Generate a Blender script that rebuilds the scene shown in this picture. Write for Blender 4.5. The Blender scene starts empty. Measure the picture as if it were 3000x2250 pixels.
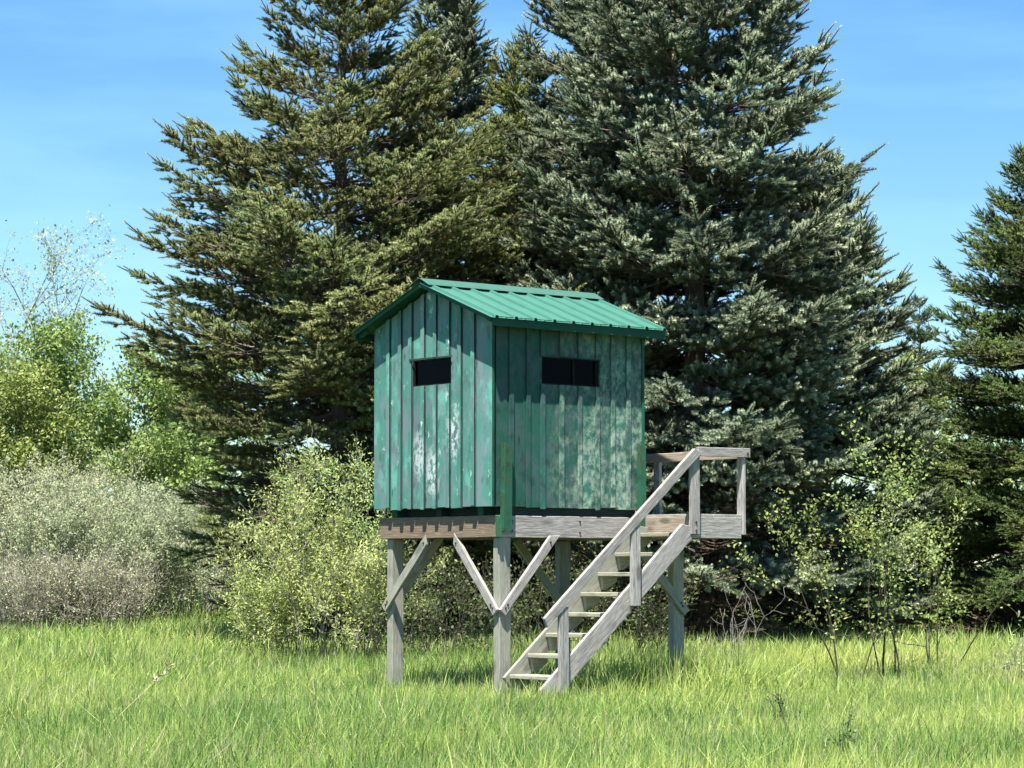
import bpy, bmesh, math, random
import numpy as np
from mathutils import Vector, Matrix
C = bpy.context.scene
COL = C.collection
rad = math.radians

# ------------------------------------------------------------------ camera
EYE = 1.55
cam = bpy.data.cameras.new('camera'); camo = bpy.data.objects.new('camera', cam); COL.objects.link(camo)
camo.location = (0, 0, EYE)
camo.rotation_euler = (rad(90) + math.atan(555 / 8000), 0, 0)
cam.sensor_width = 36; cam.lens = 96.0
cam.clip_start = 0.5; cam.clip_end = 3000
C.camera = camo

# ------------------------------------------------------------------ world, sun, exposure
TH = 0.692                                    # heading of the hunting blind
eB = Vector((math.cos(TH), math.sin(TH), 0)); eA = Vector((-math.sin(TH), math.cos(TH), 0))
SD = (eA * -0.74 + eB * -1.0 + Vector((0, 0, 3.0))).normalized()      # towards the sun
el = math.asin(SD.z); az = math.atan2(SD.x, SD.y)
w = bpy.data.worlds.new('World'); C.world = w; w.use_nodes = True
nt = w.node_tree; nt.nodes.clear()
sky = nt.nodes.new('ShaderNodeTexSky'); sky.sky_type = 'NISHITA'; sky.sun_disc = False
sky.sun_elevation = el; sky.sun_rotation = az; sky.altitude = 200; sky.air_density = 1.0; sky.dust_density = 0.0; sky.ozone_density = 3.0
hs = nt.nodes.new('ShaderNodeHueSaturation'); hs.inputs['Saturation'].default_value = 1.24; hs.inputs['Value'].default_value = 1.22
tc = nt.nodes.new('ShaderNodeTexCoord'); mp = nt.nodes.new('ShaderNodeMapping'); mp.inputs['Scale'].default_value = (3, 3, 16); mp.inputs['Rotation'].default_value = (0, rad(8), 0)
cn = nt.nodes.new('ShaderNodeTexNoise'); cn.inputs['Scale'].default_value = 2.2; cn.inputs['Detail'].default_value = 6
cr = nt.nodes.new('ShaderNodeMapRange'); cr.inputs['From Min'].default_value = 0.45; cr.inputs['From Max'].default_value = 0.8; cr.inputs['To Max'].default_value = 0.22
mx = nt.nodes.new('ShaderNodeMixRGB'); mx.inputs['Color2'].default_value = (5.8, 10.2, 15.5, 1)
bg = nt.nodes.new('ShaderNodeBackground'); bg.inputs['Strength'].default_value = 0.05
out = nt.nodes.new('ShaderNodeOutputWorld')
L = nt.links.new
L(tc.outputs['Generated'], mp.inputs['Vector']); L(mp.outputs['Vector'], cn.inputs['Vector']); L(cn.outputs['Fac'], cr.inputs['Value'])
tn = nt.nodes.new('ShaderNodeMixRGB'); tn.blend_type = 'MULTIPLY'; tn.inputs['Fac'].default_value = 1; tn.inputs['Color2'].default_value = (.84, .955, 1.03, 1)
L(sky.outputs['Color'], hs.inputs['Color']); L(hs.outputs['Color'], tn.inputs['Color1']); L(tn.outputs['Color'], mx.inputs['Color1']); L(cr.outputs['Result'], mx.inputs['Fac'])
L(mx.outputs['Color'], bg.inputs['Color']); L(bg.outputs['Background'], out.inputs['Surface'])
sl = bpy.data.lights.new('sun', 'SUN'); sl.energy = 5.0; sl.angle = rad(0.5); sl.color = (1, 0.96, 0.89)
so = bpy.data.objects.new('sun', sl); COL.objects.link(so); so.location = (0, 0, 30)
so.rotation_euler = (-SD).to_track_quat('-Z', 'Y').to_euler()
C.view_settings.view_transform = 'Standard'; C.view_settings.look = 'None'
C.view_settings.exposure = 1.5; C.view_settings.gamma = 1.0; C.view_settings.use_curve_mapping = False
C.cycles.max_bounces = 6; C.cycles.diffuse_bounces = 2; C.cycles.transparent_max_bounces = 8
C.cycles.use_denoising = True

# ------------------------------------------------------------------ helpers
def gz(x, y):
    """height of the ground (gently rising away from the camera)"""
    y = np.asarray(y, float); x = np.asarray(x, float)
    base = 0.0105 * np.clip(y, -50, 28) + 0.0235 * np.clip(y - 28, 0, 32) + .004 * np.clip(y - 60, 0, 60)
    bump = 0.025 * np.sin(x * 1.3 + 0.7) * np.cos(y * 0.8) + 0.02 * np.sin(x * 0.45 + y * 0.37)
    return base + bump
def tag(o, label=None, cat=None, group=None, kind=None):
    for k, v in (('label', label), ('category', cat), ('group', group), ('kind', kind)):
        if v: o[k] = v
    return o
def link(o, parent=None):
    COL.objects.link(o)
    if parent is not None: o.parent = parent
    return o
def empty(name, loc, rz=0):
    o = bpy.data.objects.new(name, None); o.location = loc; o.rotation_euler = (0, 0, rz); o.empty_display_size = .3
    return link(o)
def mesh_np(name, V, F, mat=None, attrs=None, smooth=False, matidx=None):
    """V (n,3); F (m,k) all faces with k corners"""
    V = np.asarray(V, np.float32); F = np.asarray(F, np.int32)
    me = bpy.data.meshes.new(name); me.vertices.add(len(V)); me.vertices.foreach_set('co', V.ravel())
    m, k = F.shape
    me.loops.add(m * k); me.loops.foreach_set('vertex_index', F.ravel())
    me.polygons.add(m); me.polygons.foreach_set('loop_start', np.arange(0, m * k, k, dtype=np.int32))
    me.polygons.foreach_set('loop_total', np.full(m, k, np.int32))
    if matidx is not None: me.polygons.foreach_set('material_index', np.asarray(matidx, np.int32))
    if smooth: me.polygons.foreach_set('use_smooth', np.ones(m, bool))
    for an, arr in (attrs or {}).items():
        a = me.attributes.new(an, 'FLOAT', 'POINT'); a.data.foreach_set('value', np.asarray(arr, np.float32))
    me.update(calc_edges=True)
    for mm in (mat if isinstance(mat, (list, tuple)) else [mat]):
        if mm: me.materials.append(mm)
    return me
def obj(name, me, parent=None):
    return link(bpy.data.objects.new(name, me), parent)
def tubes(P0, P1, R0, R1, k=3):
    """independent tapered prisms; returns V, quads"""
    P0, P1 = np.asarray(P0, float).reshape(-1, 3), np.asarray(P1, float).reshape(-1, 3)
    R0, R1 = np.asarray(R0, float), np.asarray(R1, float)
    d = P1 - P0; d /= np.linalg.norm(d, axis=1, keepdims=True) + 1e-9
    ref = np.where(np.abs(d[:, 2:3]) < .8, [[0, 0, 1.]], [[1., 0, 0]])
    u = np.cross(d, ref); u /= np.linalg.norm(u, axis=1, keepdims=True); v = np.cross(d, u)
    a = np.arange(k) * 2 * np.pi / k
    ring = u[:, None] * np.cos(a)[None, :, None] + v[:, None] * np.sin(a)[None, :, None]
    V = np.concatenate([P0[:, None] + ring * R0[:, None, None], P1[:, None] + ring * R1[:, None, None]], 1)
    n = len(P0); b = (np.arange(n) * 2 * k)[:, None]
    i = np.arange(k)[None]; j = (i + 1) % k
    F = np.stack([b + i, b + j, b + j + k, b + i + k], -1).reshape(-1, 4)
    return V.reshape(-1, 3), F
def polytube(pts, radii, k=8):
    """one continuous tapered tube along a polyline"""
    pts = np.asarray(pts, float); n = len(pts)
    t = np.gradient(pts, axis=0); t /= np.linalg.norm(t, axis=1, keepdims=True)
    ref = np.array([0.31, 0.95, 0.05]); u = np.cross(t, ref); u /= np.linalg.norm(u, axis=1, keepdims=True); v = np.cross(t, u)
    a = np.arange(k) * 2 * np.pi / k
    V = pts[:, None] + (u[:, None] * np.cos(a)[None, :, None] + v[:, None] * np.sin(a)[None, :, None]) * np.asarray(radii)[:, None, None]
    F = []
    for s in range(n - 1):
        for i in range(k):
            j = (i + 1) % k; F.append((s * k + i, s * k + j, (s + 1) * k + j, (s + 1) * k + i))
    return V.reshape(-1, 3), np.array(F)
def leaves(c, d, nrm, l, wd):
    """diamond leaves: base c, direction d, normal nrm"""
    n = len(c); s = np.cross(d, nrm); s /= np.linalg.norm(s, axis=1, keepdims=True) + 1e-9
    l = l[:, None]; wd = wd[:, None]
    V = np.stack([c, c + d * l * .45 + s * wd, c + d * l + nrm * l * -.08, c + d * l * .45 - s * wd], 1).reshape(-1, 3)
    F = np.arange(4 * n).reshape(n, 4)
    return V, F
def unit(a): return a / (np.linalg.norm(a, axis=-1, keepdims=True) + 1e-9)

# ------------------------------------------------------------------ materials
class NB:
    def __init__(s, name):
        s.m = bpy.data.materials.new(name); s.m.use_nodes = True; s.t = s.m.node_tree; s.t.nodes.clear()
        s.o = s.t.nodes.new('ShaderNodeOutputMaterial')
    def n(s, t, **kw):
        nd = s.t.nodes.new(t)
        for k, v in kw.items():
            if k in nd.inputs: nd.inputs[k].default_value = v
            else: setattr(nd, k, v)
        return nd
    def l(s, a, b): s.t.links.new(a, b)
    def noise(s, vec, scale, detail=4, rough=.5, dist=0):
        nd = s.n('ShaderNodeTexNoise'); nd.inputs['Scale'].default_value = scale; nd.inputs['Detail'].default_value = detail
        nd.inputs['Roughness'].default_value = rough; nd.inputs['Distortion'].default_value = dist
        s.l(vec, nd.inputs['Vector']); return nd.outputs['Fac']
    def mapping(s, vec, scale=(1, 1, 1), loc=(0, 0, 0)):
        nd = s.n('ShaderNodeMapping'); nd.inputs['Scale'].default_value = scale; nd.inputs['Location'].default_value = loc
        s.l(vec, nd.inputs['Vector']); return nd.outputs['Vector']
    def rng(s, v, a, b, c=0., d=1.):
        nd = s.n('ShaderNodeMapRange'); s.l(v, nd.inputs['Value'])
        for k, x in zip(('From Min', 'From Max', 'To Min', 'To Max'), (a, b, c, d)): nd.inputs[k].default_value = x
        return nd.outputs['Result']
    def mix(s, f, a, b, mode='MIX'):
        nd = s.n('ShaderNodeMixRGB'); nd.blend_type = mode
        for k, x in (('Fac', f), ('Color1', a), ('Color2', b)):
            if isinstance(x, (int, float)): nd.inputs[k].default_value = x
            elif isinstance(x, tuple): nd.inputs[k].default_value = (*x, 1)
            else: s.l(x, nd.inputs[k])
        return nd.outputs['Color']
    def math(s, op, a, b=0.):
        nd = s.n('ShaderNodeMath'); nd.operation = op
        for i, x in enumerate((a, b)):
            if isinstance(x, (int, float)): nd.inputs[i].default_value = x
            else: s.l(x, nd.inputs[i])
        return nd.outputs[0]
    def bsdf(s, col, rough=.7, spec=.3, bump=None, bstr=.3, bdist=.01, metal=0.):
        p = s.n('ShaderNodeBsdfPrincipled'); p.inputs['Metallic'].default_value = metal
        p.inputs['Specular IOR Level'].default_value = spec
        for k, x in (('Base Color', col), ('Roughness', rough)):
            if isinstance(x, tuple): p.inputs[k].default_value = (*x, 1)
            elif isinstance(x, (int, float)): p.inputs[k].default_value = x
            else: s.l(x, p.inputs[k])
        if bump is not None:
            b = s.n('ShaderNodeBump'); b.inputs['Strength'].default_value = bstr; b.inputs['Distance'].default_value = bdist
            s.l(bump, b.inputs['Height']); s.l(b.outputs['Normal'], p.inputs['Normal'])
        s.l(p.outputs[0], s.o.inputs['Surface']); return p
    def ocoord(s): return s.n('ShaderNodeTexCoord').outputs['Object']
    def orand(s): return s.n('ShaderNodeObjectInfo').outputs['Random']

def mat_wood(name, base, dark, light, tint=None, tintamt=0.):
    b = NB(name); v = b.ocoord(); r = b.orand()
    off = b.n('ShaderNodeCombineXYZ'); b.l(b.math('MULTIPLY', r, 37.), off.inputs[0]); b.l(b.math('MULTIPLY', r, 11.), off.inputs[1])
    add = b.n('ShaderNodeVectorMath'); add.operation = 'ADD'; b.l(v, add.inputs[0]); b.l(off.outputs[0], add.inputs[1]); v = add.outputs[0]
    g1 = b.noise(b.mapping(v, (1.2, 26, 26)), 3.0, 6, .6, .6)
    g2 = b.noise(b.mapping(v, (3, 90, 90)), 3.0, 4, .6)
    big = b.noise(v, 5.0, 4, .6)
    col = b.mix(b.rng(g1, .3, .7), dark, base)
    col = b.mix(b.rng(g2, .45, .75), col, light)
    col = b.mix(b.rng(big, .55, .75, 0, .55), col, tuple(x * .55 for x in base))
    vor = b.n('ShaderNodeTexVoronoi'); vor.inputs['Scale'].default_value = 1.0; b.l(b.mapping(v, (2.6, 7, 7)), vor.inputs['Vector'])
    knot = b.rng(vor.outputs['Distance'], .13, .27, 1, 0)
    col = b.mix(b.math('MULTIPLY', knot, .75), col, tuple(x * .28 for x in base))
    if tint: col = b.mix(b.rng(b.noise(v, 9.0, 5, .65), .40, .62, 0, tintamt), col, tint)
    val = b.n('ShaderNodeHueSaturation'); b.l(col, val.inputs['Color']); b.l(b.rng(r, 0, 1, .84, 1.14), val.inputs['Value'])
    h = b.math('ADD', g1, b.math('MULTIPLY', g2, .7))
    b.bsdf(val.outputs[0], .85, .15, h, .55, .006)
    return b.m
M_GREY = mat_wood('weathered_grey_wood', (.36, .335, .305), (.13, .12, .105), (.62, .595, .56))
M_POST = mat_wood('weathered_post_wood', (.33, .32, .27), (.15, .14, .11), (.50, .49, .43), (.26, .29, .21), .45)
M_TREAD = mat_wood('lichened_tread_wood', (.36, .345, .27), (.18, .17, .13), (.50, .485, .40), (.26, .27, .18), .5)
M_BROWN = mat_wood('stained_brown_wood', (.27, .19, .13), (.12, .08, .055), (.42, .32, .23), (.20, .17, .14), .6)
M_PINK = mat_wood('pale_brown_wood', (.34, .27, .20), (.18, .14, .10), (.46, .39, .31), (.28, .26, .24), .4)
M_EDGE = mat_wood('dark_groove_edge', (.03, .045, .04), (.015, .02, .02), (.05, .06, .055))
M_DARKW = mat_wood('dark_painted_wood', (.035, .06, .05), (.02, .03, .03), (.05, .08, .07))

def mat_paint(name, base, grey, white, greyamt, whitethr, sc, stretch, camo=False):
    b = NB(name); v = b.ocoord(); r = b.orand()
    off = b.n('ShaderNodeCombineXYZ'); b.l(b.math('MULTIPLY', r, 23.), off.inputs[2]); b.l(b.math('MULTIPLY', r, 5.), off.inputs[0])
    add = b.n('ShaderNodeVectorMath'); add.operation = 'ADD'; b.l(v, add.inputs[0]); b.l(off.outputs[0], add.inputs[1]); vo = add.outputs[0]
    vs = b.mapping(vo, (1, 1, stretch))
    n1 = b.noise(vs, sc, 6, .66, .1)
    n2 = b.noise(b.mapping(vo, (1, 1, stretch), (3, 9, 4)), sc * 1.9, 6, .7, .1)
    n3 = b.noise(b.mapping(vo, (34, 34, 1.4)), 4.0, 4, .65)
    n4 = b.noise(b.mapping(vo, (1, 1, .7), (7, 1, 2)), sc * .8, 5, .65, .15)
    n5 = b.noise(b.mapping(vo, (1, 1, .8), (1, 5, 8)), sc * 3.0, 6, .68, .15)
    col = b.mix(b.rng(n3, .3, .7), tuple(x * .74 for x in base), base)
    col = b.mix(b.rng(n1, .46, .58, 0, greyamt), col, grey)
    col = b.mix(b.rng(n2, .54, .64, 0, .62), col, tuple(x * .42 for x in grey))
    col = b.mix(b.rng(n4, .45, .34, 0, .6), col, tuple(min(1, x * 1.7) for x in base))
    if camo:
        sep = b.n('ShaderNodeSeparateXYZ'); b.l(v, sep.inputs[0])
        m = b.math('MULTIPLY', b.rng(sep.outputs[0], .55, .85), b.rng(sep.outputs[2], 2.0, .95, .35, 1.))
        wf = b.math('MULTIPLY', b.math('MULTIPLY', b.rng(n5, .42, .62), b.rng(n4, .66, .44)), m)
    else:
        wf = b.math('MULTIPLY', b.rng(n5, .54, .60), b.rng(n1, whitethr, whitethr - .06))
        for cy, cz in ((1.10, .80), (.90, .62), (.56, .98)):                # larger peeled places
            vd = b.n('ShaderNodeVectorMath'); vd.operation = 'DISTANCE'; b.l(b.mapping(v, (0, 1, .42)), vd.inputs[0]); vd.inputs[1].default_value = (0, cy, cz * .42)
            wf = b.math('MAXIMUM', wf, b.math('MULTIPLY', b.rng(vd.outputs['Value'], .13, .05), b.rng(n5, .47, .53)))
    col = b.mix(b.math('MULTIPLY', wf, .85), col, white)
    knot = b.n('ShaderNodeTexVoronoi'); knot.inputs['Scale'].default_value = 1.0; b.l(b.mapping(vo, (7, 7, 2.0)), knot.inputs['Vector'])
    col = b.mix(b.rng(knot.outputs['Distance'], .05, .11, .7, 0), col, tuple(x * .2 for x in base))
    val = b.n('ShaderNodeHueSaturation'); b.l(col, val.inputs['Color']); b.l(b.rng(r, 0, 1, .80, 1.16), val.inputs['Value'])
    b.bsdf(val.outputs[0], .68, .2, b.math('ADD', n3, n2), .35, .004)
    return b.m
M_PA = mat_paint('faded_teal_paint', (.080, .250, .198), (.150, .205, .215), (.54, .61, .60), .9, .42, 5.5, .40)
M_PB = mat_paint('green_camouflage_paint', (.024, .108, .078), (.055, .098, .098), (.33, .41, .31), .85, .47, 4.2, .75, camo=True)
M_TRIM = mat_paint('green_trim_paint', (.014, .10, .06), (.03, .08, .05), (.1, .3, .2), .4, .2, 5, .5)
M_POSTG = mat_paint('mossy_green_paint', (.02, .11, .062), (.045, .075, .035), (.08, .2, .12), .6, .2, 8, .6)
def mat_simple(name, col, rough=.7, spec=.3, metal=0., var=.12, scale=12, bump=.15, streak=0):
    b = NB(name); v = b.ocoord(); n = b.noise(v, scale, 5, .6)
    c = b.mix(b.rng(n, .3, .7), tuple(x * (1 - var) for x in col), tuple(min(1, x * (1 + var)) for x in col))
    if streak:
        c = b.mix(b.rng(b.noise(b.mapping(v, (14, .8, .8)), 2.0, 4, .7), .45, .75, 0, streak), c, tuple(x * .55 for x in col))
        c = b.mix(b.rng(b.noise(v, 60, 3, .7), .66, .72, 0, .5), c, (.16, .13, .07))
    b.bsdf(c, rough, spec, n, bump, .004, metal); return b.m
M_ROOF = mat_simple('green_roof_metal', (.052, .165, .120), .5, .25, 0, .07, 7, .05, .45)
M_CAP = mat_simple('green_ridge_metal', (.045, .125, .088), .5, .45, 0, .06, 7, .05)
M_FASC = mat_simple('dark_green_fascia_paint', (.008, .065, .04), .6, .2, 0, .12, 9, .1)
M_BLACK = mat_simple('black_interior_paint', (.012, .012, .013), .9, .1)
M_SOIL = None
b = NB('window_glass'); g = b.n('ShaderNodeBsdfGlossy'); g.inputs['Roughness'].default_value = .02; g.inputs['Color'].default_value = (.30, .30, .34, 1)
t = b.n('ShaderNodeBsdfTransparent'); t.inputs['Color'].default_value = (.15, .15, .16, 1); f = b.n('ShaderNodeFresnel'); f.inputs['IOR'].default_value = 1.22
m = b.n('ShaderNodeMixShader'); b.l(f.outputs[0], m.inputs[0]); b.l(t.outputs[0], m.inputs[1]); b.l(g.outputs[0], m.inputs[2]); b.l(m.outputs[0], b.o.inputs['Surface']); M_GLASS = b.m

def mat_foliage(name, c0, c1, tipc, rnd=.35, trans=.25, rough=.6, spec=.25, huevar=.02):
    """c0..c1 by the per-leaf attribute tint, tipc by attribute tip; small shift per object"""
    b = NB(name)
    a = b.n('ShaderNodeAttribute'); a.attribute_name = 'tint'
    a2 = b.n('ShaderNodeAttribute'); a2.attribute_name = 'tip'
    col = b.mix(a.outputs['Fac'], c0, c1); col = b.mix(a2.outputs['Fac'], col, tipc)
    r = b.orand()
    h = b.n('ShaderNodeHueSaturation'); b.l(col, h.inputs['Color']); b.l(b.rng(r, 0, 1, 1 - rnd / 2, 1 + rnd / 2), h.inputs['Value'])
    b.l(b.rng(b.math('FRACT', b.math('MULTIPLY', r, 7.31)), 0, 1, .5 - huevar, .5 + huevar), h.inputs['Hue'])
    p = b.n('ShaderNodeBsdfPrincipled'); p.inputs['Roughness'].default_value = rough; p.inputs['Specular IOR Level'].default_value = spec
    b.l(h.outputs[0], p.inputs['Base Color'])
    tr = b.n('ShaderNodeBsdfTranslucent'); b.l(h.outputs[0], tr.inputs['Color'])
    m = b.n('ShaderNodeMixShader'); m.inputs[0].default_value = trans
    b.l(p.outputs[0], m.inputs[1]); b.l(tr.outputs[0], m.inputs[2]); b.l(m.outputs[0], b.o.inputs['Surface']); return b.m
M_NA = mat_foliage('olive_spruce_needles', (.085, .108, .034), (.205, .228, .078), (.50, .53, .23), .45, .22)
M_NB = mat_foliage('blue_spruce_needles', (.070, .104, .056), (.20, .245, .145), (.60, .66, .43), .45, .18)
M_NC = mat_foliage('dark_green_spruce_needles', (.045, .078, .02), (.125, .175, .045), (.32, .40, .12), .4, .2)
M_ND = mat_foliage('yellow_green_spruce_needles', (.11, .135, .032), (.24, .27, .065), (.50, .55, .18), .45, .22)
M_DEADN = mat_foliage('dead_twig_needles', (.10, .08, .055), (.16, .12, .085), (.14, .11, .08), .3, .1)
def mat_bark(name, c0, c1, sc=8):
    b = NB(name); v = b.ocoord(); n = b.noise(b.mapping(v, (1, 1, .25)), sc, 6, .7, .5)
    b.bsdf(b.mix(b.rng(n, .3, .7), c0, c1), .9, .1, n, .8, .03); return b.m
M_BARK = mat_bark('spruce_bark', (.06, .045, .035), (.17, .14, .115), 12)
M_TWIG = mat_bark('spruce_twig_bark', (.13, .10, .08), (.28, .23, .19), 20)
M_TWIGB = mat_bark('brown_twig_bark', (.10, .065, .045), (.18, .125, .09), 20)
M_TWIGG = mat_bark('grey_twig_bark', (.16, .15, .13), (.30, .28, .25), 20)
M_TWIGR = mat_bark('reddish_twig_bark', (.25, .22, .17), (.40, .37, .30), 20)
M_TWIGD = mat_bark('dark_stem_bark', (.05, .045, .03), (.11, .10, .07), 20)
M_PALEBARK = mat_bark('pale_trunk_bark', (.22, .21, .18), (.42, .40, .35), 6)

# ------------------------------------------------------------------ ground
def build_ground():
    ys = np.concatenate([np.linspace(-60, 10, 12), np.linspace(12, 82, 70), np.geomspace(90, 1800, 16)])
    xs = np.concatenate([-np.geomspace(1500, 26, 14), np.linspace(-24, 24, 61), np.geomspace(26, 1500, 14)])
    X, Y = np.meshgrid(xs, ys); Z = gz(X, Y)
    V = np.stack([X, Y, Z], -1).reshape(-1, 3); nx = len(xs)
    i, j = np.meshgrid(np.arange(len(ys) - 1), np.arange(nx - 1), indexing='ij'); q = (i * nx + j).ravel()
    F = np.stack([q, q + 1, q + nx + 1, q + nx], -1)
    b = NB('meadow_soil_and_thatch'); v = b.ocoord(); n = b.noise(v, 1.1, 6, .6); n2 = b.noise(v, 30, 4, .6)
    c = b.mix(b.rng(n, .35, .65), (.06, .09, .025), (.10, .11, .04)); c = b.mix(b.rng(n2, .4, .7, 0, .6), c, (.14, .13, .06))
    b.bsdf(c, .95, .05, n2, .6, .03)
    o = obj('ground', mesh_np('ground', V, F, b.m, smooth=True)); o['kind'] = 'structure'
build_ground()

# ------------------------------------------------------------------ lumber helpers for the blind
BO = Vector(((1461.1 - 1500) / 315, 25.4, EYE + (1680 - 1574) / 315))     # underside of the platform's near corner
def bevel_box(bm, cx, cy, cz, sx, sy, sz, bev=.003):
    r = bmesh.ops.create_cube(bm, size=1.0)
    for v in r['verts']: v.co = Vector((cx + v.co.x * sx, cy + v.co.y * sy, cz + v.co.z * sz))
    if bev: bmesh.ops.bevel(bm, geom=list({e for v in r['verts'] for e in v.link_edges}), offset=bev, segments=1, affect='EDGES')
def finish(bm, name, mat, parent, mtx=None):
    me = bpy.data.meshes.new(name); bm.normal_update(); bm.to_mesh(me); bm.free(); me.materials.append(mat)
    o = bpy.data.objects.new(name, me); link(o, parent)
    if mtx is not None: o.matrix_local = mtx
    return o
def P(a, bb, z): return Vector((bb, a, z))          # local frame: x = along b, y = along a
def lumber(name, p0, p1, wd, th, mat, parent, side, bev=.004, warp=.004, cut0=0, cut1=0):
    """a board from p0 to p1 (centre line); wd measured across 'side' x length, th along 'side'. cut: end faces sheared (length per height)"""
    d = (p1 - p0); Ln = d.length; x = d.normalized(); y = (side - side.dot(x) * x).normalized(); z = x.cross(y)
    bm = bmesh.new(); n = max(1, int(Ln / .25))
    rng = random.Random(int(abs(p0.x * 7919 + p0.y * 104729 + p0.z * 1299709) * 10) & 0xffff)
    rows = []
    for i in range(n + 1):
        t = i / n; row = []
        for sy, sz in ((-1, -1), (1, -1), (1, 1), (-1, 1)):
            hx = t * Ln
            if i == 0: hx += cut0 * sz * wd / 2
            if i == n: hx += cut1 * sz * wd / 2
            row.append(bm.verts.new((hx, sy * th / 2, sz * wd / 2)))
        rows.append(row)
    for i in range(n + 1):
        oy, oz = rng.uniform(-warp, warp), rng.uniform(-warp, warp)
        if 0 < i < n:
            for v in rows[i]: v.co.y += oy; v.co.z += oz
    for i in range(n):
        for k in range(4):
            j = (k + 1) % 4; bm.faces.new((rows[i][k], rows[i][j], rows[i + 1][j], rows[i + 1][k]))
    bm.faces.new(rows[0][::-1]); bm.faces.new(rows[n])
    bmesh.ops.recalc_face_normals(bm, faces=bm.faces[:])
    bmesh.ops.bevel(bm, geom=[e for e in bm.edges if len(e.link_faces) == 2 and e.calc_face_angle(0) > .6], offset=bev, segments=1, affect='EDGES')
    mtx = Matrix((x, y, z)).transposed().to_4x4(); mtx.translation = p0
    return finish(bm, name, mat, parent, mtx)
AX = Vector((0, 1, 0)); BX = Vector((1, 0, 0)); ZX = Vector((0, 0, 1))
GZ = -1.42                                              # posts run into the ground

# ------------------------------------------------------------------ platform
plat = empty('wooden_platform', BO, TH)
tag(plat, 'raised weathered timber deck on posts with knee braces and landing railing under the green cabin', 'platform')
PT = .203
# posts 4x6, wide side along b
for a0, b0 in ((0.0, 0.01), (1.64, 0.01), (0.0, 2.22), (1.70, 2.22)):
    lumber('post', P(a0 + .048, b0 + .07, GZ - .1), P(a0 + .048, b0 + .07, -.002), .14, .09, M_POST, plat, AX, .006, .003)
# rim beams
def beam(a0, b0, a1, b1, mat, label=None, z0=0., z1=PT, th=.04):
    o = lumber('beam', P(a0, b0, (z0 + z1) / 2), P(a1, b1, (z0 + z1) / 2), z1 - z0, th, mat, plat, ZX.cross(P(a1 - a0, b1 - b0, 0)), .004, .002)
    if label: o['label'] = label
    return o
beam(0.0, -.006, 1.80, -.006, M_BROWN, 'reddish brown stained rim beam below the gable wall')
beam(.021, .016, .021, 1.78, M_GREY)
beam(.021, 1.84, .021, 2.44, M_GREY)
beam(1.78, .016, 1.78, 2.44, M_GREY)
beam(-.68, 2.42, 1.76, 2.42, M_GREY)
beam(-.68, 1.81, 1.76, 1.81, M_PINK, 'pale brown rim board at the top of the stairs')
beam(-.702, 1.79, -.702, 2.44, M_GREY)
for bb in (.45, .85, 1.25, 1.55): beam(.045, bb, 1.755, bb, M_GREY, z0=.02, z1=.168)
# deck boards
bb = 1.795
k = 0
while bb < 2.42:
    lumber('deck_board', P(-.715, bb + .068, PT + .014), P(1.80, bb + .068, PT + .014), .134, .026, M_GREY, plat, ZX, .003, .001); bb += .141; k += 1
bb = .03
while bb < 1.78:
    wdd = min(.134, 1.79 - bb); lumber('deck_board', P(.046, bb + wdd / 2, PT - .016), P(1.755, bb + wdd / 2, PT - .016), wdd, .026, M_GREY, plat, ZX, .003, .001); bb += .141
# knee braces (2x4, on the faces of the posts)
def brace(p0, p1, side, mat=M_GREY, c0=0, c1=0): return lumber('brace', p0, p1, .085, .036, mat, plat, side, .004, .003, c0, c1)
brace(P(.02, -.012, -.70), P(.64, -.012, -.004), BX, M_GREY, c1=-.85)
brace(P(-.022, .02, -.70), P(-.022, .66, .02), AX, M_GREY, c1=-.9)
brace(P(1.74, -.012, -.68), P(1.06, -.012, -.004), BX, M_POST, c1=.9)
brace(P(1.72, .02, -.70), P(1.72, .66, .02), AX)
brace(P(-.022, 2.36, -.72), P(-.022, 1.64, .0), AX, M_POST)
brace(P(1.70, 2.30, -.72), P(1.70, 1.62, .0), AX, M_POST)
brace(P(.06, 2.39, -.70), P(.72, 2.39, -.01), BX); brace(P(1.68, 2.39, -.70), P(1.0, 2.39, -.01), BX)
# bolt heads
M_RUST = mat_simple('rusty_bolt_metal', (.06, .035, .022), .8, .2)
def bolt(a, bb, z, side, par):
    bm = bmesh.new(); bmesh.ops.create_cone(bm, cap_ends=True, segments=6, radius1=.012, radius2=.009, depth=.010)
    rot = Matrix.Rotation(rad(90), 4, 'X') if side == 'a' else Matrix.Rotation(rad(-90), 4, 'Y')
    o = finish(bm, 'bolt', M_RUST, par, Matrix.Translation(P(a, bb, z)) @ rot)
for bb, z in ((.05, -.655), (.075, -.625), (.60, -.045), (2.30, -.655), (2.28, -.625)): bolt(-.044, bb, z, 'a', plat)
for a_, z in ((.055, -.655), (.08, -.625), (1.70, -.64), (1.675, -.61), (.60, -.05), (1.10, -.045)): bolt(a_, -.034, z, 'b', plat)
for bb, z in ((.16, .06), (.16, .15), (1.0, .05), (1.0, .155), (1.66, .10)): bolt(-.003, bb, z, 'a', plat)
for bb, z in ((1.80, .07), (1.80, .15), (1.80, .80), (2.49, .82)): bolt(-.765, bb, z, 'a', plat)
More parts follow.
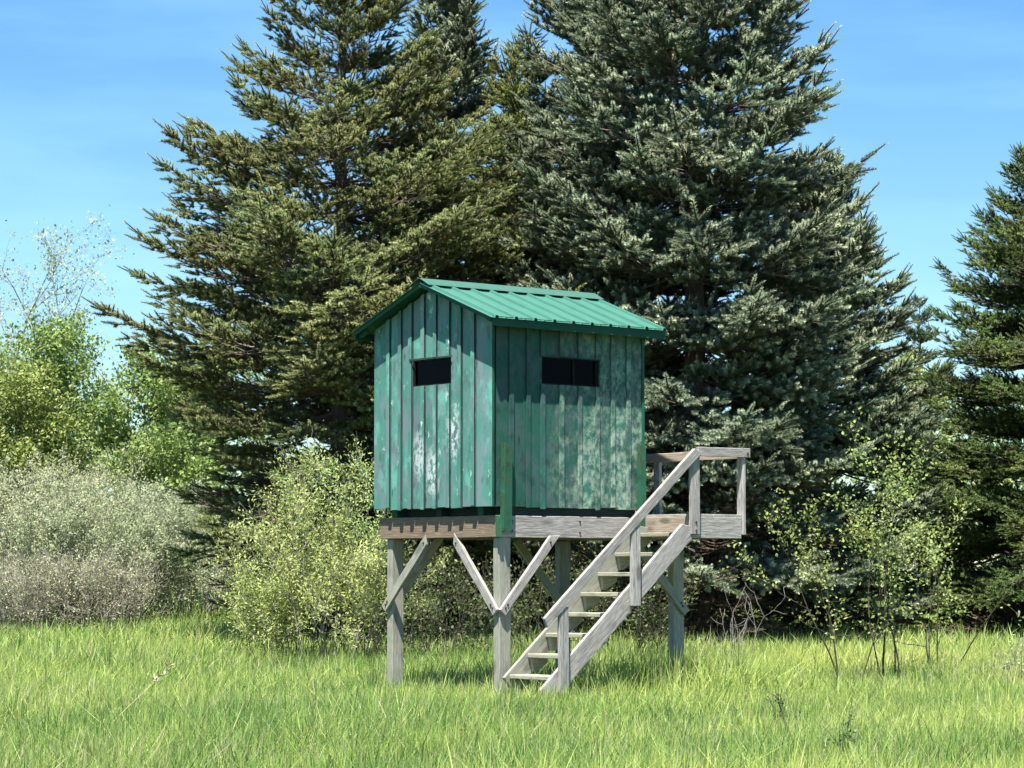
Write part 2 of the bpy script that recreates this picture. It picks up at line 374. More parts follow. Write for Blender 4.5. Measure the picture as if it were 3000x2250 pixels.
# landing railing
lumber('railing_post', P(-.742, 1.80, .035), P(-.742, 1.80, .80), .112, .038, M_GREY, plat, AX)
lumber('railing_post', P(-.70, 2.462, .035), P(-.70, 2.462, .80), .088, .038, M_GREY, plat, BX)
lumber('railing_post', P(.49, 2.462, .035), P(.49, 2.462, .80), .088, .038, M_GREY, plat, BX)
lumber('railing_post', P(1.74, 2.462, .035), P(1.74, 2.462, .80), .088, .038, M_GREY, plat, BX)
lumber('top_rail', P(-.742, 1.84, .823), P(-.742, 2.53, .827), .088, .038, M_GREY, plat, AX)
lumber('top_rail', P(-.72, 2.423, .815), P(1.80, 2.423, .815), .088, .038, M_PINK, plat, BX)
lumber('top_rail', P(-.62, 2.30, .55), P(-.62, 2.301, .56), .01, .01, M_GREY, plat, AX) if False else None

# ------------------------------------------------------------------ staircase
st = empty('wooden_staircase', BO, TH)
tag(st, 'steep grey open stairs with eight treads and one sloping handrail beside the green cabin', 'stairs')
sl_ = (.133 + 1.389) / (1.736 + .055)
def stringer(a, mat, b0=-.06):
    return lumber('stringer', P(a, b0, -1.52 + (b0 + .13) * sl_), P(a, 1.765, -1.52 + 1.895 * sl_ + .02), .185, .038, mat, st, AX, .004, .003, cut1=-.85)
s1 = stringer(-.72, M_GREY)
s2 = stringer(-.075, M_POST, .05)
for i in range(8):
    z = .051 - i * .1885; b0 = 1.60 - i * .2175
    t_ = lumber('tread', P(-.70, b0 + .09, z - .019), P(-.095, b0 + .09, z - .019), .235, .038, M_TREAD, st, ZX, .005, .002)
    for aa in (-.681, -.114):
        bm = bmesh.new(); s = .012
        q = [(b0 - .0, z - .040), (b0 + .19, z - .040), (b0 + .19, z - .085), (b0 + .06, z - .165), (b0 + .02, z - .165)]
        lo = [bm.verts.new((x, aa - .018, zz)) for x, zz in q]; hi = [bm.verts.new((x, aa + .018, zz)) for x, zz in q]
        bm.faces.new(lo); bm.faces.new(hi[::-1])
        for u in range(5): bm.faces.new((lo[(u + 1) % 5], lo[u], hi[u], hi[(u + 1) % 5]))
        bmesh.ops.recalc_face_normals(bm, faces=bm.faces[:]); finish(bm, 'cleat', M_TREAD, st)
lumber('handrail', P(-.770, -.09, -.785), P(-.770, 1.815, .83), .092, .038, M_GREY, st, AX, .005, .003, cut0=.3, cut1=-.5)
for (b0, z0, z1) in ((.135, -1.42, -.64), (1.018, -.638, .11)):
    lumber('rail_post', P(-.760, b0, z0), P(-.760, b0, z1), .108, .038, M_GREY, st, AX)

# ------------------------------------------------------------------ cabin
cab = empty('hunting_cabin', BO, TH)
tag(cab, 'small green camouflage-painted board cabin with corrugated metal gable roof on a raised deck', 'hunting blind')
WL, BL = 1.828, 1.897; B0, B1 = -.082, 1.815
ZB, ZE, ZR, SL = .285, 1.985, 2.435, .373
A_SEAM = [-.002, .234, .436, .612, .816, 1.002, 1.199, 1.366, 1.552, 1.828]
B_SEAM = [-.062, .184, .387, .569, .805, 1.031, 1.256, 1.453, 1.657, 1.815]
def ztop(a): return ZR - .045 - SL * abs(a - .914)
def prism(bm, poly, axis, o0, o1):
    """poly (u,z) extruded along the other horizontal axis from o0 to o1; axis 'A': u=a, extruded in b"""
    f = (lambda u, z, o: (o, u, z)) if axis == 'A' else (lambda u, z, o: (u, o, z))
    lo = [bm.verts.new(f(u, z, o0)) for u, z in poly]; hi = [bm.verts.new(f(u, z, o1)) for u, z in poly]
    bm.faces.new(lo); bm.faces.new(hi[::-1]); n = len(poly)
    for i in range(n): bm.faces.new((lo[(i + 1) % n], lo[i], hi[i], hi[(i + 1) % n]))
def pr_obj(name, poly, axis, o0, o1, mat, parent, bev=.002):
    bm = bmesh.new(); prism(bm, poly, axis, o0, o1); bmesh.ops.recalc_face_normals(bm, faces=bm.faces[:])
    if bev: bmesh.ops.bevel(bm, geom=bm.edges[:], offset=bev, segments=1, affect='EDGES')
    o = finish(bm, name, mat, parent)
    if name in ('board', 'batten'):                      # groove-side faces are coloured dark so the gaps read as dark lines
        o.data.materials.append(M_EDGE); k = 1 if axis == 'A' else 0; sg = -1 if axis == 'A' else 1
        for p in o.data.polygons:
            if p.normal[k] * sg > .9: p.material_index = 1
    return o
def backing(axis, u0, u1, o0, o1, win, top):
    """sheathing with a window opening, split in four blocks"""
    bm = bmesh.new()
    def blk(x0, x1, z0, z1=None):
        if z1 is None:
            us = [x0] + ([.914] if axis == 'A' and x0 < .914 < x1 else []) + [x1]
            poly = [(x0, z0), (x1, z0)] + [(u, top(u)) for u in us[::-1]]
        else: poly = [(x0, z0), (x1, z0), (x1, z1), (x0, z1)]
        prism(bm, poly, axis, o0, o1)
    if win:
        x0, x1, z0, z1 = win
        blk(u0, x0, ZB + .01); blk(x1, u1, ZB + .01); blk(x0, x1, ZB + .01, z0); blk(x0, x1, z1)
    else: blk(u0, u1, ZB + .01)
    bmesh.ops.recalc_face_normals(bm, faces=bm.faces[:])
    return bm
WINA = (.608, 1.203, 1.458, 1.712); WINB = (.526, 1.220, 1.450, 1.708)
topB = lambda u: ZE
wa = finish(backing('A', .0, WL - .004, B0 + .022, B0 + .05, WINA, lambda u: ztop(u) - .01), 'wall', M_BLACK, cab)
wb = finish(backing('B', B0 + .052, B1 - .03, .021, .05, WINB, topB), 'wall', M_BLACK, cab)
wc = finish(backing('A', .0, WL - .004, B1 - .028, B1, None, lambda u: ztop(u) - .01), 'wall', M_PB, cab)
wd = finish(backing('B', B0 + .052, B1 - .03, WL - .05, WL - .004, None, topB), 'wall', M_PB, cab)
rn = random.Random(5)
def siding(axis, seams, win, mat, par, face, top, batten_side):
    # face: outward coordinate of board front; board 20 mm thick, batten 18 mm proud
    for i in range(len(seams) - 1):
        u0, u1 = seams[i], seams[i + 1]
        last = i == len(seams) - 2
        zb = ZB + rn.uniform(-.008, .006)
        g = .011
        if batten_side > 0: x0, x1 = u0 + (g if i else 0), u1          # batten at low-u side (wall A: left of groove)
        else: x0, x1 = u0, u1 - (g if not last else 0)
        j = rn.uniform(-.003, .003)
        def piece(nm, x0, x1, o0, o1, zb):
            def poly(za, zc):
                us = [x0] + ([.914] if axis == 'A' and x0 + .004 < .914 < x1 - .004 else []) + [x1]
                if zc is None: return [(x0, za), (x1, za)] + [(u, top(u)) for u in us[::-1]]
                return [(x0, za), (x1, za), (x1, zc), (x0, zc)]
            segs = [(zb, None)]
            if x0 < win[1] - .012 and x1 > win[0] + .012:
                if x0 >= win[0] - .03 and x1 <= win[1] + .03: segs = [(zb, win[2]), (win[3], None)]
                else:                                                     # partly beside the window
                    if x0 < win[0]: a, c = (x0, win[0])
                    else: a, c = (win[1], x1)
                    r = (max(x0, win[0]), min(x1, win[1]))
                    if axis == 'B':
                        pl = [(x0, zb), (x1, zb), (x1, top(x1)), (x0, top(x0))]
                        if x0 < win[0]: pl = [(x0, zb), (x1, zb), (x1, win[2]), (win[0], win[2]), (win[0], win[3]), (x1, win[3]), (x1, top(x1)), (x0, top(x0))]
                        else: pl = [(x0, zb), (x1, zb), (x1, top(x1)), (x0, top(x0)), (x0, win[3]), (win[1], win[3]), (win[1], win[2]), (x0, win[2])]
                        pr_obj(nm, pl, axis, o0, o1, mat, par, .0015); return
            for za, zc in segs: pr_obj(nm, poly(za, zc), axis, o0, o1, mat, par, .0015)
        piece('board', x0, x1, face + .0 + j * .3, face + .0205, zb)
        if batten_side > 0:
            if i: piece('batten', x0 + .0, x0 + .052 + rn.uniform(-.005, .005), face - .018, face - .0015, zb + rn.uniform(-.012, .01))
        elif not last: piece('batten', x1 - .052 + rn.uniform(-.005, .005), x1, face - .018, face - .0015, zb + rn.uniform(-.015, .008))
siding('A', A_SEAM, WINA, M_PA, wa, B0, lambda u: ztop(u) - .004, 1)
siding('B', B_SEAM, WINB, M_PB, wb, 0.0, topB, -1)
# corner boards
pr_obj('corner_board', [(B0 + .0005, ZB - .004), (B0 + .0195, ZB - .004), (B0 + .0195, ZE - .02), (B0 + .0005, ZE - .02)], 'B', -.016, .018, M_TRIM, cab)
pr_obj('corner_board', [(B1 - .02, ZB), (B1 + .012, ZB), (B1 + .012, ZE - .01), (B1 - .02, ZE - .01)], 'B', -.016, -.002, M_TRIM, cab)
# floor, runners
def blockobj(name, a0, a1, b0, b1, z0, z1, mat, parent, bev=.003):
    return pr_obj(name, [(b0, z0), (b1, z0), (b1, z1), (b0, z1)], 'B', a0, a1, mat, parent, bev)
blockobj('floor', .052, WL - .052, B0 + .054, B1 - .03, ZB + .012, ZB + .04, M_BLACK, cab)
for a0 in (.20, 1.53): blockobj('runner', a0, a0 + .088, -.02, 1.78, PT + .001, ZB + .010, M_TRIM, cab)
blockobj('runner', .86, .95, -.0, 1.78, PT + .001, ZB + .010, M_DARKW, cab)
blockobj('runner', .14, 1.68, .10, .14, PT + .003, ZB + .008, M_DARKW, cab)
blockobj('runner', .055, .095, .16, 1.76, PT + .003, ZB + .008, M_DARKW, cab)
# brackets that tie the cabin to the platform
pr_obj('bracket_board', [(-.004, .055), (.098, .055), (.104, .845), (.01, .875)], 'B', -.078, -.021, M_POSTG, cab)
pr_obj('bracket_board', [(-.052, -.0), (-.012, .0), (.0, .20), (-.03, .20)], 'A', -.045, -.002, M_POSTG, cab)
pr_obj('bracket_board', [(1.715, .075), (1.80, .075), (1.80, .90), (1.725, .92)], 'B', -.062, -.021, M_POSTG, cab)
# windows
def window(axis, win, o, mull, par):
    x0, x1, z0, z1 = win; ww = .012
    bm = bmesh.new()
    for pl in ([(x0 + .001, z0 + .001), (x0 + ww, z0 + .001), (x0 + ww, z1 - .001), (x0 + .001, z1 - .001)],
               [(x1 - ww, z0 + .001), (x1 - .001, z0 + .001), (x1 - .001, z1 - .001), (x1 - ww, z1 - .001)],
               [(x0 + ww, z0 + .001), (x1 - ww, z0 + .001), (x1 - ww, z0 + ww), (x0 + ww, z0 + ww)],
               [(x0 + ww, z1 - ww), (x1 - ww, z1 - ww), (x1 - ww, z1 - .001), (x0 + ww, z1 - .001)]):
        prism(bm, pl, axis, o, o + .04)
    if mull: prism(bm, [(mull - .012, z0 + ww), (mull + .012, z0 + ww), (mull + .012, z1 - ww), (mull - .012, z1 - ww)], axis, o + .005, o + .035)
    bmesh.ops.recalc_face_normals(bm, faces=bm.faces[:])
    f = finish(bm, 'window', M_BLACK, par)
    ed = [x0 + ww] + ([mull] if mull else []) + [x1 - ww]
    for i in range(len(ed) - 1):
        e0 = ed[i] + (.012 if mull and i else 0); e1 = ed[i + 1] - (.012 if mull and i == 0 else 0)
        pr_obj('pane', [(e0, z0 + ww), (e1, z0 + ww), (e1, z1 - ww), (e0, z1 - ww)], axis, o + .018, o + .022, M_GLASS, f, 0)
window('A', WINA, B0 + .004, None, cab); window('B', WINB, .004, .932, cab)
# a thin dark drip strip over each window
pr_obj('drip_strip', [(WINA[0] - .03, WINA[3] - .006), (WINA[1] + .03, WINA[3] - .006), (WINA[1] + .03, WINA[3] + .014), (WINA[0] - .03, WINA[3] + .014)], 'A', B0 - .026, B0 - .019, M_DARKW, cab)
pr_obj('drip_strip', [(WINB[0] - .01, WINB[3] - .004), (WINB[1] + .03, WINB[3] - .004), (WINB[1] + .03, WINB[3] + .010), (WINB[0] - .01, WINB[3] + .010)], 'B', -.026, -.019, M_DARKW, cab)
# roof
roof = None
R0, R1 = B0 - .141, B1 + .155; OUT = .15
def roof_panels():
    """corrugated sheets: ribs every 0.2286 m, running from ridge to eave"""
    res = []
    ribs = [-.174 + .2345 * i for i in range(10)]
    cuts = [R0 - .016, -.174 + .2345 * 3 + .03, -.174 + .2345 * 7 + .03, R1 + .012]
    for side in (-1, 1):
        for c0, c1 in zip(cuts[:-1], cuts[1:]):
            prof = [(c0, 0.)]
            for r in ribs:
                if c0 - .001 <= r - .03 and r + .03 <= c1 + .032:
                    for dx, h in ((-.022, 0), (-.014, .024), (.014, .024), (.022, 0)):
                        if c0 < r + dx < c1: prof.append((r + dx, h))
                    prof.append((r + .09, 0.)) if r + .09 < c1 - .01 else None
                    prof.append((r + .105, .004)) if r + .115 < c1 - .01 else None
                    prof.append((r + .12, 0.)) if r + .13 < c1 - .01 else None
            prof.append((c1, 0.)); prof = sorted(set(prof))
            bm = bmesh.new(); rows = []
            e = .914 + side * (.914 + OUT + .038)
            n = 6
            for i in range(n + 1):
                t = i / n; a = .914 + side * .01 + (e - .914 - side * .01) * t
                z = ZR - SL * abs(a - .914)
                rows.append([(bm.verts.new((x, a, z + h)), bm.verts.new((x, a, z + h - .0015))) for x, h in prof])
            for i in range(n):
                for j in range(len(prof) - 1):
                    for q in (0, 1):
                        f = (rows[i][j][q], rows[i][j + 1][q], rows[i + 1][j + 1][q], rows[i + 1][j][q]); bm.faces.new(f if q == 0 else f[::-1])
            for j in range(len(prof) - 1): bm.faces.new((rows[n][j][0], rows[n][j + 1][0], rows[n][j + 1][1], rows[n][j][1]))
            for i in range(n):
                for j in (0, len(prof) - 1): bm.faces.new((rows[i][j][0], rows[i + 1][j][0], rows[i + 1][j][1], rows[i][j][1]))
            bmesh.ops.recalc_face_normals(bm, faces=bm.faces[:])
            res.append(bm)
    return res
def slab(a0, a1, b0, b1, zo0, zo1, mat, name, parent):
    """piece lying along the roof slope between a0 and a1 (both on one side)"""
    zz = lambda a: ZR - SL * abs(a - .914)
    return pr_obj(name, [(a0, zz(a0) + zo0), (a1, zz(a1) + zo0), (a1, zz(a1) + zo1), (a0, zz(a0) + zo1)], 'A', b0, b1, mat, parent, .002)
roof = slab(.914, .914 + .914 + OUT, R0 + .02, R1 - .02, -.028, -.006, M_FASC, 'roof', cab)
slab(.914 - .002, .914 - .914 - OUT, R0 + .02, R1 - .02, -.028, -.006, M_FASC, 'roof_deck', roof)
for bm in roof_panels(): finish(bm, 'metal_sheet', M_ROOF, roof)
# rake trims on both gables, and fascia boards
for b0, b1 in ((R0, R0 + .018), (R1 - .018, R1)):
    slab(.915, .914 + .914 + OUT, b0, b1, -.044, -.004, M_FASC, 'rake_board', roof)
    slab(.913, -OUT, b0, b1, -.044, -.004, M_FASC, 'rake_board', roof)
zE = ZR - SL * (.914 + OUT)
pr_obj('fascia_board', [(R0 + .019, zE - .085), (R1, zE - .098), (R1, zE + .003), (R0 + .019, zE + .003)], 'B', -OUT - .016, -OUT + .0, M_FASC, roof)
pr_obj('fascia_board', [(R0 + .019, zE - .085), (R1, zE - .085), (R1, zE + .003), (R0 + .019, zE + .003)], 'B', 1.828 + OUT, 1.828 + OUT + .016, M_FASC, roof)
# rafters visible under the overhangs
for bb in (R0 + .05, .5, 1.0, 1.5, R1 - .06):
    for sgn in (-1, 1):
        a_in = .914 + sgn * .93; a_out = .914 + sgn * (.914 + OUT - .02)
        slab(a_in, a_out, bb, bb + .038, -.068, -.030, M_TRIM, 'rafter', roof)
# ridge cap
def cap():
    bm = bmesh.new(); pr = [(-.15, -.15 * SL - .012), (-.15, .026 - .15 * SL), (-.02, .030), (.02, .030), (.15, .026 - .15 * SL), (.15, -.15 * SL - .012)]
    pts = []
    for dx, dz in [(-.155, -.155 * SL + .028), (-.14, -.14 * SL + .032), (-.018, .042), (.018, .042), (.14, -.14 * SL + .032), (.155, -.155 * SL + .028)]: pts.append((.914 + dx, ZR + dz))
    poly = pts + [(x, z - .003) for x, z in pts[::-1]]
    prism(bm, poly, 'A', R0 - .020, R1 + .016); bmesh.ops.recalc_face_normals(bm, faces=bm.faces[:])
    return finish(bm, 'ridge_cap', M_CAP, roof)
cap()
for x in [-.06 + .2345 * i for i in range(9)]:
    for da in (-.12, .12):
        bm = bmesh.new(); bmesh.ops.create_cone(bm, cap_ends=True, segments=6, radius1=.007, radius2=.005, depth=.008)
        o = finish(bm, 'screw', M_ROOF, roof); o.location = (x, .914 + da, ZR - SL * .12 + .037)

# ------------------------------------------------------------------ spruce branches
RNG = np.random.default_rng(11)
def spruce_branch(Ln, seed, shoot=.11, needle=.022, nn=34, bare_in=.35, dens=1.0, nw=.0042, droop=.10, upturn=.16):
    """one bough along +x: limb, side twigs and needled shoots. returns a mesh with slots [needles, twig]"""
    r = np.random.default_rng(seed)
    S0, S1, RA, RB = [], [], [], []                      # twig segments
    sh_p, sh_d, sh_l, sh_t = [], [], [], []
    def axis_pt(s):
        t = s / Ln
        return np.array([s, .05 * Ln * math.sin(t * 3 + seed) * t, Ln * (-droop * math.sin(t * 2.2) + upturn * t * t)])
    ss = np.linspace(0, Ln, max(5, int(Ln / .16)))
    rad0 = .006 + .0075 * Ln
    for i in range(len(ss) - 1):
        S0.append(axis_pt(ss[i])); S1.append(axis_pt(ss[i + 1])); RA.append(rad0 * (1 - .85 * ss[i] / Ln)); RB.append(rad0 * (1 - .85 * ss[i + 1] / Ln))
    def add_shoot(p, d, l, t=1.):
        sh_p.append(p); sh_d.append(unit(np.asarray(d))); sh_l.append(l); sh_t.append(t)
    def lateral(p, d, ln, s_frac, depth=0):
        # curve the lateral forward and upwards
        d = unit(np.asarray(d, float)); step = .068 / dens; n = max(2, int(ln / step)); q = p.copy(); prev = p.copy()
        for i in range(n):
            t = (i + 1) / n
            dd = unit(d + np.array([.35 * t, 0, .22 * t]) + r.normal(0, .05, 3))
            q = prev + dd * (ln / n)
            S0.append(prev); S1.append(q); rr = .0035 * (1 - .6 * t) + .001; RA.append(rr * 1.1); RB.append(rr)
            # distance from the bough's outside decides whether the twig still carries needles
            green = (s_frac > bare_in + r.uniform(-.08, .08)) or (t > .45 + r.uniform(-.15, .15) and s_frac > bare_in * .3)
            side = np.cross(dd, [0, 0, 1.])
            for sg in (-1, 1):
                if r.random() > .86: continue
                sd = unit(dd * .8 + side * sg * .7 + np.array([0, 0, r.uniform(-.25, .7)]))
                l2 = shoot * r.uniform(.55, 1.1) * (1.1 - .35 * t)
                if depth == 0 and ln > .42 and t < .72 and i % 2 == 0:
                    lateral(q, sd, (ln * (1 - t) * .55 + .09) * r.uniform(.8, 1.1), s_frac if green else 0., 1)
                elif green: add_shoot(q, sd, l2)
                elif r.random() < .55:
                    S0.append(q); S1.append(q + sd * l2 * .8 + [0, 0, -.02]); RA.append(.0022); RB.append(.0008)
            if green and r.random() < .55: add_shoot(prev, unit(dd + np.array([0, 0, r.uniform(.1, .8)])), shoot * r.uniform(.6, .9))
            prev = q
        add_shoot(q, unit(d + np.array([.3, 0, .25])), shoot * r.uniform(.9, 1.25)) if (green or r.random() < .3) else None
    s = Ln * .12
    while s < Ln * .97:
        f = s / Ln
        for sg in (-1, 1):
            ln = min(.46 * (Ln - s) + .10, .34 + .16 * Ln) * r.uniform(.65, 1.1)
            if f < .3: ln *= .6 + f
            ang = rad(r.uniform(42, 66)); p = axis_pt(s)
            d = [math.cos(ang), sg * math.sin(ang), r.uniform(-.28, .22)]
            lateral(p, d, ln, f)
        if r.random() < .6 and f > bare_in:
            p = axis_pt(s); lateral(p, [.8, r.uniform(-.4, .4), r.uniform(.35, .8)], .10 + .12 * (1 - f), f, 1)
        s += (.075 + .02 * Ln) * r.uniform(.7, 1.2) / dens ** .6
    tip = axis_pt(Ln); tp = unit(tip - axis_pt(Ln * .94))
    add_shoot(tip, tp + np.array([0, 0, .12]), shoot * 1.5)
    for sg in (-1, 1): add_shoot(axis_pt(Ln * .985), tp + np.array([0, sg * .8, .1]), shoot * 1.1)
    p = np.array(sh_p); d = np.array(sh_d); l = np.array(sh_l); n = len(p)
    # needles: thin triangles all round each shoot
    ref = np.tile([[.13, .27, .95]], (n, 1)); u = unit(np.cross(d, ref)); v = np.cross(d, u)
    k = nn
    t = np.tile((np.arange(k) + .5) / k, (n, 1)) * 1.0 + r.uniform(-.02, .02, (n, k))
    a = r.uniform(0, 2 * np.pi, (n, k))
    rdir = u[:, None] * np.cos(a)[..., None] + v[:, None] * np.sin(a)[..., None]
    base = p[:, None] + d[:, None] * (t * l[:, None])[..., None]
    fw = .30 + 1.3 * np.clip((t - .8) * 5, 0, 1)                         # needles close over the tip
    nd = unit(rdir + d[:, None] * fw[..., None] + np.array([0, 0, .15]))
    nl = needle * r.uniform(.75, 1.15, (n, k)) * (1.05 - .25 * t)
    sd = unit(np.cross(nd, rdir + .01)) * nw
    V = np.stack([base - sd, base + sd, base + nd * nl[..., None]], 2).reshape(-1, 3)
    tint = np.repeat(np.clip(r.normal(.45, .28, n), 0, 1), k * 3)
    tipa = np.repeat((np.clip((t - .35) * 1.3, 0, 1) * r.uniform(.1, 1., (n, 1))).reshape(-1), 3)
    F = np.arange(len(V)).reshape(-1, 3)
    # core of the shoots and the twigs
    P0 = np.array(S0 + sh_p); P1 = np.concatenate([np.array(S1), p + d * l[:, None] * .9]); R0_ = np.array(RA + [needle * .30] * n); R1_ = np.array(RB + [needle * .16] * n)
    if nn < 10: R0_ = R0_ * 1.9; R1_ = R1_ * 1.9
    V2, F2 = tubes(P0, P1, R0_, R1_, 3)
    T2 = np.concatenate([F2[:, [0, 1, 2]], F2[:, [0, 2, 3]]])
    VV = np.concatenate([V, V2]); FF = np.concatenate([F, T2 + len(V)])
    ns = len(S0); cov = np.concatenate([np.ones(ns, int), np.zeros(n, int)])      # 1 bark, 0 needle-covered core
    mi = np.concatenate([np.zeros(len(F), int), np.tile(np.repeat(cov, 3), 2)])
    z = np.zeros(len(V2))
    return VV, FF, mi, np.concatenate([tint, z]), np.concatenate([tipa, z]), n
CLASSES = (.45, .8, 1.25, 1.8, 2.5)
def proto_set(prefix, nmat, tmat, seed, **kw):
    S = {}
    for L_ in CLASSES:
        S[L_] = []
        for v in range(3 if L_ > .5 else 2):
            q = dict(kw)
            if L_ < 1: q['bare_in'] = .0
            VV, FF, mi, ti, tp, n = spruce_branch(L_, seed + v * 7 + int(L_ * 10), **q)
            S[L_].append(mesh_np(prefix, VV, FF, [nmat, tmat], {'tint': ti, 'tip': tp}, matidx=mi))
    return S
PA_ = proto_set('olive_spruce_branch', M_NA, M_TWIG, 3, shoot=.165, needle=.034, nn=88, bare_in=.50, nw=.0046, dens=.54)
PB_ = proto_set('blue_spruce_branch', M_NB, M_TWIG, 77, shoot=.200, needle=.043, nn=118, bare_in=.50, dens=.44, nw=.0054, droop=.18, upturn=.2)
PD_ = proto_set('yellow_green_spruce_branch', M_ND, M_TWIG, 23, shoot=.155, needle=.032, nn=76, bare_in=.45, nw=.0046, dens=.58)
PC_ = proto_set('green_spruce_branch', M_NC, M_TWIG, 133, shoot=.12, needle=.025, nn=50, bare_in=.2, nw=.0042, dens=.75)
def dead_set():
    S = []
    for v, L_ in enumerate((1.1, 1.6, 2.1)):
        VV, FF, mi, ti, tp, n = spruce_branch(L_, 500 + v, shoot=.09, needle=.012, nn=5, bare_in=.75, nw=.003, droop=.30, upturn=.05, dens=.8)
        S.append((L_, mesh_np('dead_branch', VV, FF, [M_DEADN, M_TWIGB], {'tint': ti, 'tip': tp}, matidx=mi)))
    return S
DEAD = dead_set()

SK = 1.2                                       # the spruces stand a little farther back than the shrubs
def spruce(x, y, top, prof, N, protos, label, seed, trunk_r=.13, dead=24, low=.6, group='spruce trees behind the blind', lean=0, upang=(38, -16), maxdead=1.9):
    """prof: list of (height above ground, crown radius)"""
    K = SK; x *= K; y *= K; top = EYE + (top - EYE) * K; trunk_r *= K; low *= K; maxdead *= K
    r = np.random.default_rng(seed); g = float(gz(x, y)); dg = (g - float(gz(x / K, y / K)) * K)
    prof = [(max(0, h * K - .35), q * K) for h, q in prof]
    root = empty('spruce_tree', (x, y, g)); tag(root, label, 'spruce tree', group)
    H = top - g
    n = 14; pts = [(lean * (t / n) ** 2 + .02 * math.sin(t * 1.7 + seed), .02 * math.cos(t * 1.3), -.15 + (H + .15) * t / n) for t in range(n + 1)]
    V, F = polytube(pts, [trunk_r * (1 - .93 * (t / n)) * (1.25 if t == 0 else 1) for t in range(n + 1)], 9)
    obj('trunk', mesh_np('trunk', V, F, M_BARK, smooth=True), root)
    hs = np.array([p[0] for p in prof]); rs = np.array([p[1] for p in prof])
    # sample heights with density following the radius
    zz = np.linspace(low, H - .1, 400); wgt = np.interp(zz, hs, rs) ** .75 + .28; cdf = np.cumsum(wgt); cdf /= cdf[-1]
    for i in range(N):
        h = float(np.interp((i + .5) / N, cdf, zz)); wh = .44 + .14 * (1 - h / H); h = h + .88 * (round(h / wh) * wh - h) + r.uniform(-.05, .05)
        phi = i * 2.39996 + r.uniform(-.35, .35)
        R = float(np.interp(h, hs, rs)) * (r.uniform(.80, 1.10) if r.random() < .75 else r.uniform(.45, .8))
        f = (h - low) / (H - low)
        ang = rad(np.interp(f, [0, .25, .6, 1.], [upang[1], -4, 12, upang[0] + 12]) + r.uniform(-7, 7))
        ht = h + .8 * R * math.sin(ang)                     # the crown's outline is met by the tips, not the roots, of the boughs
        R = max(.16, R * float(np.interp(ht, hs, rs)) / max(.05, float(np.interp(h, hs, rs))))
        Lr = R / max(.55, math.cos(ang))
        key = min(CLASSES, key=lambda c: abs(math.log(c * 1.15 / Lr))); me = protos[key][int(r.integers(len(protos[key])))]
        o = bpy.data.objects.new('branch', me); s = Lr / key
        o.location = (lean * (h / H) ** 2, 0, h - .0)
        o.rotation_euler = (r.uniform(-.25, .25), -ang, phi)
        o.scale = (s, s * r.uniform(.9, 1.15), max(s, .75))
        link(o, root)
    for i in range(dead):
        h = r.uniform(.15, low + 1.1); phi = r.uniform(0, 2 * math.pi); Ld, me = DEAD[int(r.integers(len(DEAD)))]
        R = float(np.interp(h, hs, rs)) * r.uniform(.65, .95); s = min(R, maxdead) / Ld
        o = bpy.data.objects.new('dead_branch', me); o.location = (0, 0, h + .25); o.rotation_euler = (r.uniform(-.5, .5), rad(r.uniform(0, 16)), phi); o.scale = (s, s, s); link(o, root)
    return root
def wx(px, Y): return (px - 1500) / 8000 * Y
def wz(py, Y): return EYE + (1680 - py) / 8000 * Y
spruce(wx(995, 31.6), 31.6, 9.6, [(0, 1.4), (1.5, 1.8), (2.8, 2.05), (3.1, 2.4), (3.9, 2.8), (4.9, 2.3), (6.0, 2.08), (6.35, 1.65), (6.9, 1.2), (7.5, .97), (7.9, .85), (9.3, .15)], 230, PA_,
       'tall olive green spruce with wide drooping boughs left of the cabin', 1, .17, 90, 1.25, maxdead=2.1)
spruce(wx(1310, 35.5), 35.5, 9.3, [(0, 1.4), (2, 1.9), (4, 1.75), (6, 1.25), (7.5, .75), (9.1, .12)], 200, PB_,
       'narrow blue-grey spruce standing behind between the two big spruces', 2, .14, 14, .9)
spruce(wx(1690, 30.9), 31.9, 3.2 + 0, [(0, .9), (1.5, 1.0), (3.0, .15)], 60, PA_,
       'young olive spruce hidden low behind the cabin roof', 21, .05, 6, .4) if False else None
spruce(wx(1540, 33.6), 33.6, 8.0, [(0, 1.2), (2, 1.7), (3.8, 1.6), (5.2, 1.15), (6.5, .7), (7.8, .12)], 170, PD_,
       'yellow-green spruce directly behind the cabin roof', 3, .12, 60, 1.1)
spruce(wx(1790, 32.8), 32.8, 10.4, [(0, 1.2), (2, 1.5), (4, 1.6), (6, 1.38), (6.9, 1.0), (8.6, .85), (10.2, .15)], 225, PB_,
       'tall blue-grey spruce behind the right end of the cabin roof', 4, .16, 50, 1.1)
spruce(wx(2035, 31.2), 31.2, 10.6, [(0, 1.6), (2, 1.9), (4, 1.98), (5.5, 1.85), (6.5, 1.72), (7.2, 1.62), (7.7, 1.4), (8.6, 1.0), (10.4, .15)], 250, PB_,
       'tallest silvery blue spruce standing behind the stair landing', 5, .18, 80, 1.2)
spruce(wx(2405, 33.4), 33.4, 6.5, [(0, 1.3), (1.2, 1.45), (2.8, 1.42), (4.2, 1.12), (5.2, .7), (6.3, .12)], 210, PB_,
       'shorter blue-grey spruce at the right edge of the middle group', 6, .12, 50, .7)
spruce(wx(3075, 33), 33.0, 7.3, [(0, 1.7), (1.0, 1.75), (2.4, 1.65), (3.8, 1.5), (4.8, 1.3), (5.35, .95), (5.8, .6), (6.3, .3), (6.9, .06)], 285, PC_,
       'dark green dense spruce cut by the right edge of the view', 7, .16, 26, .5)
SK = 1.0
spruce(wx(2700, 52), 52, wz(880, 52), [(0, 1.0), (2, 1.1), (4.0, .9), (5.4, .4), (6.5, .1)], 110, PC_,
       'thin distant spruce seen in the gap before the right-hand spruce', 8, .09, 4, 1.2, group=None)

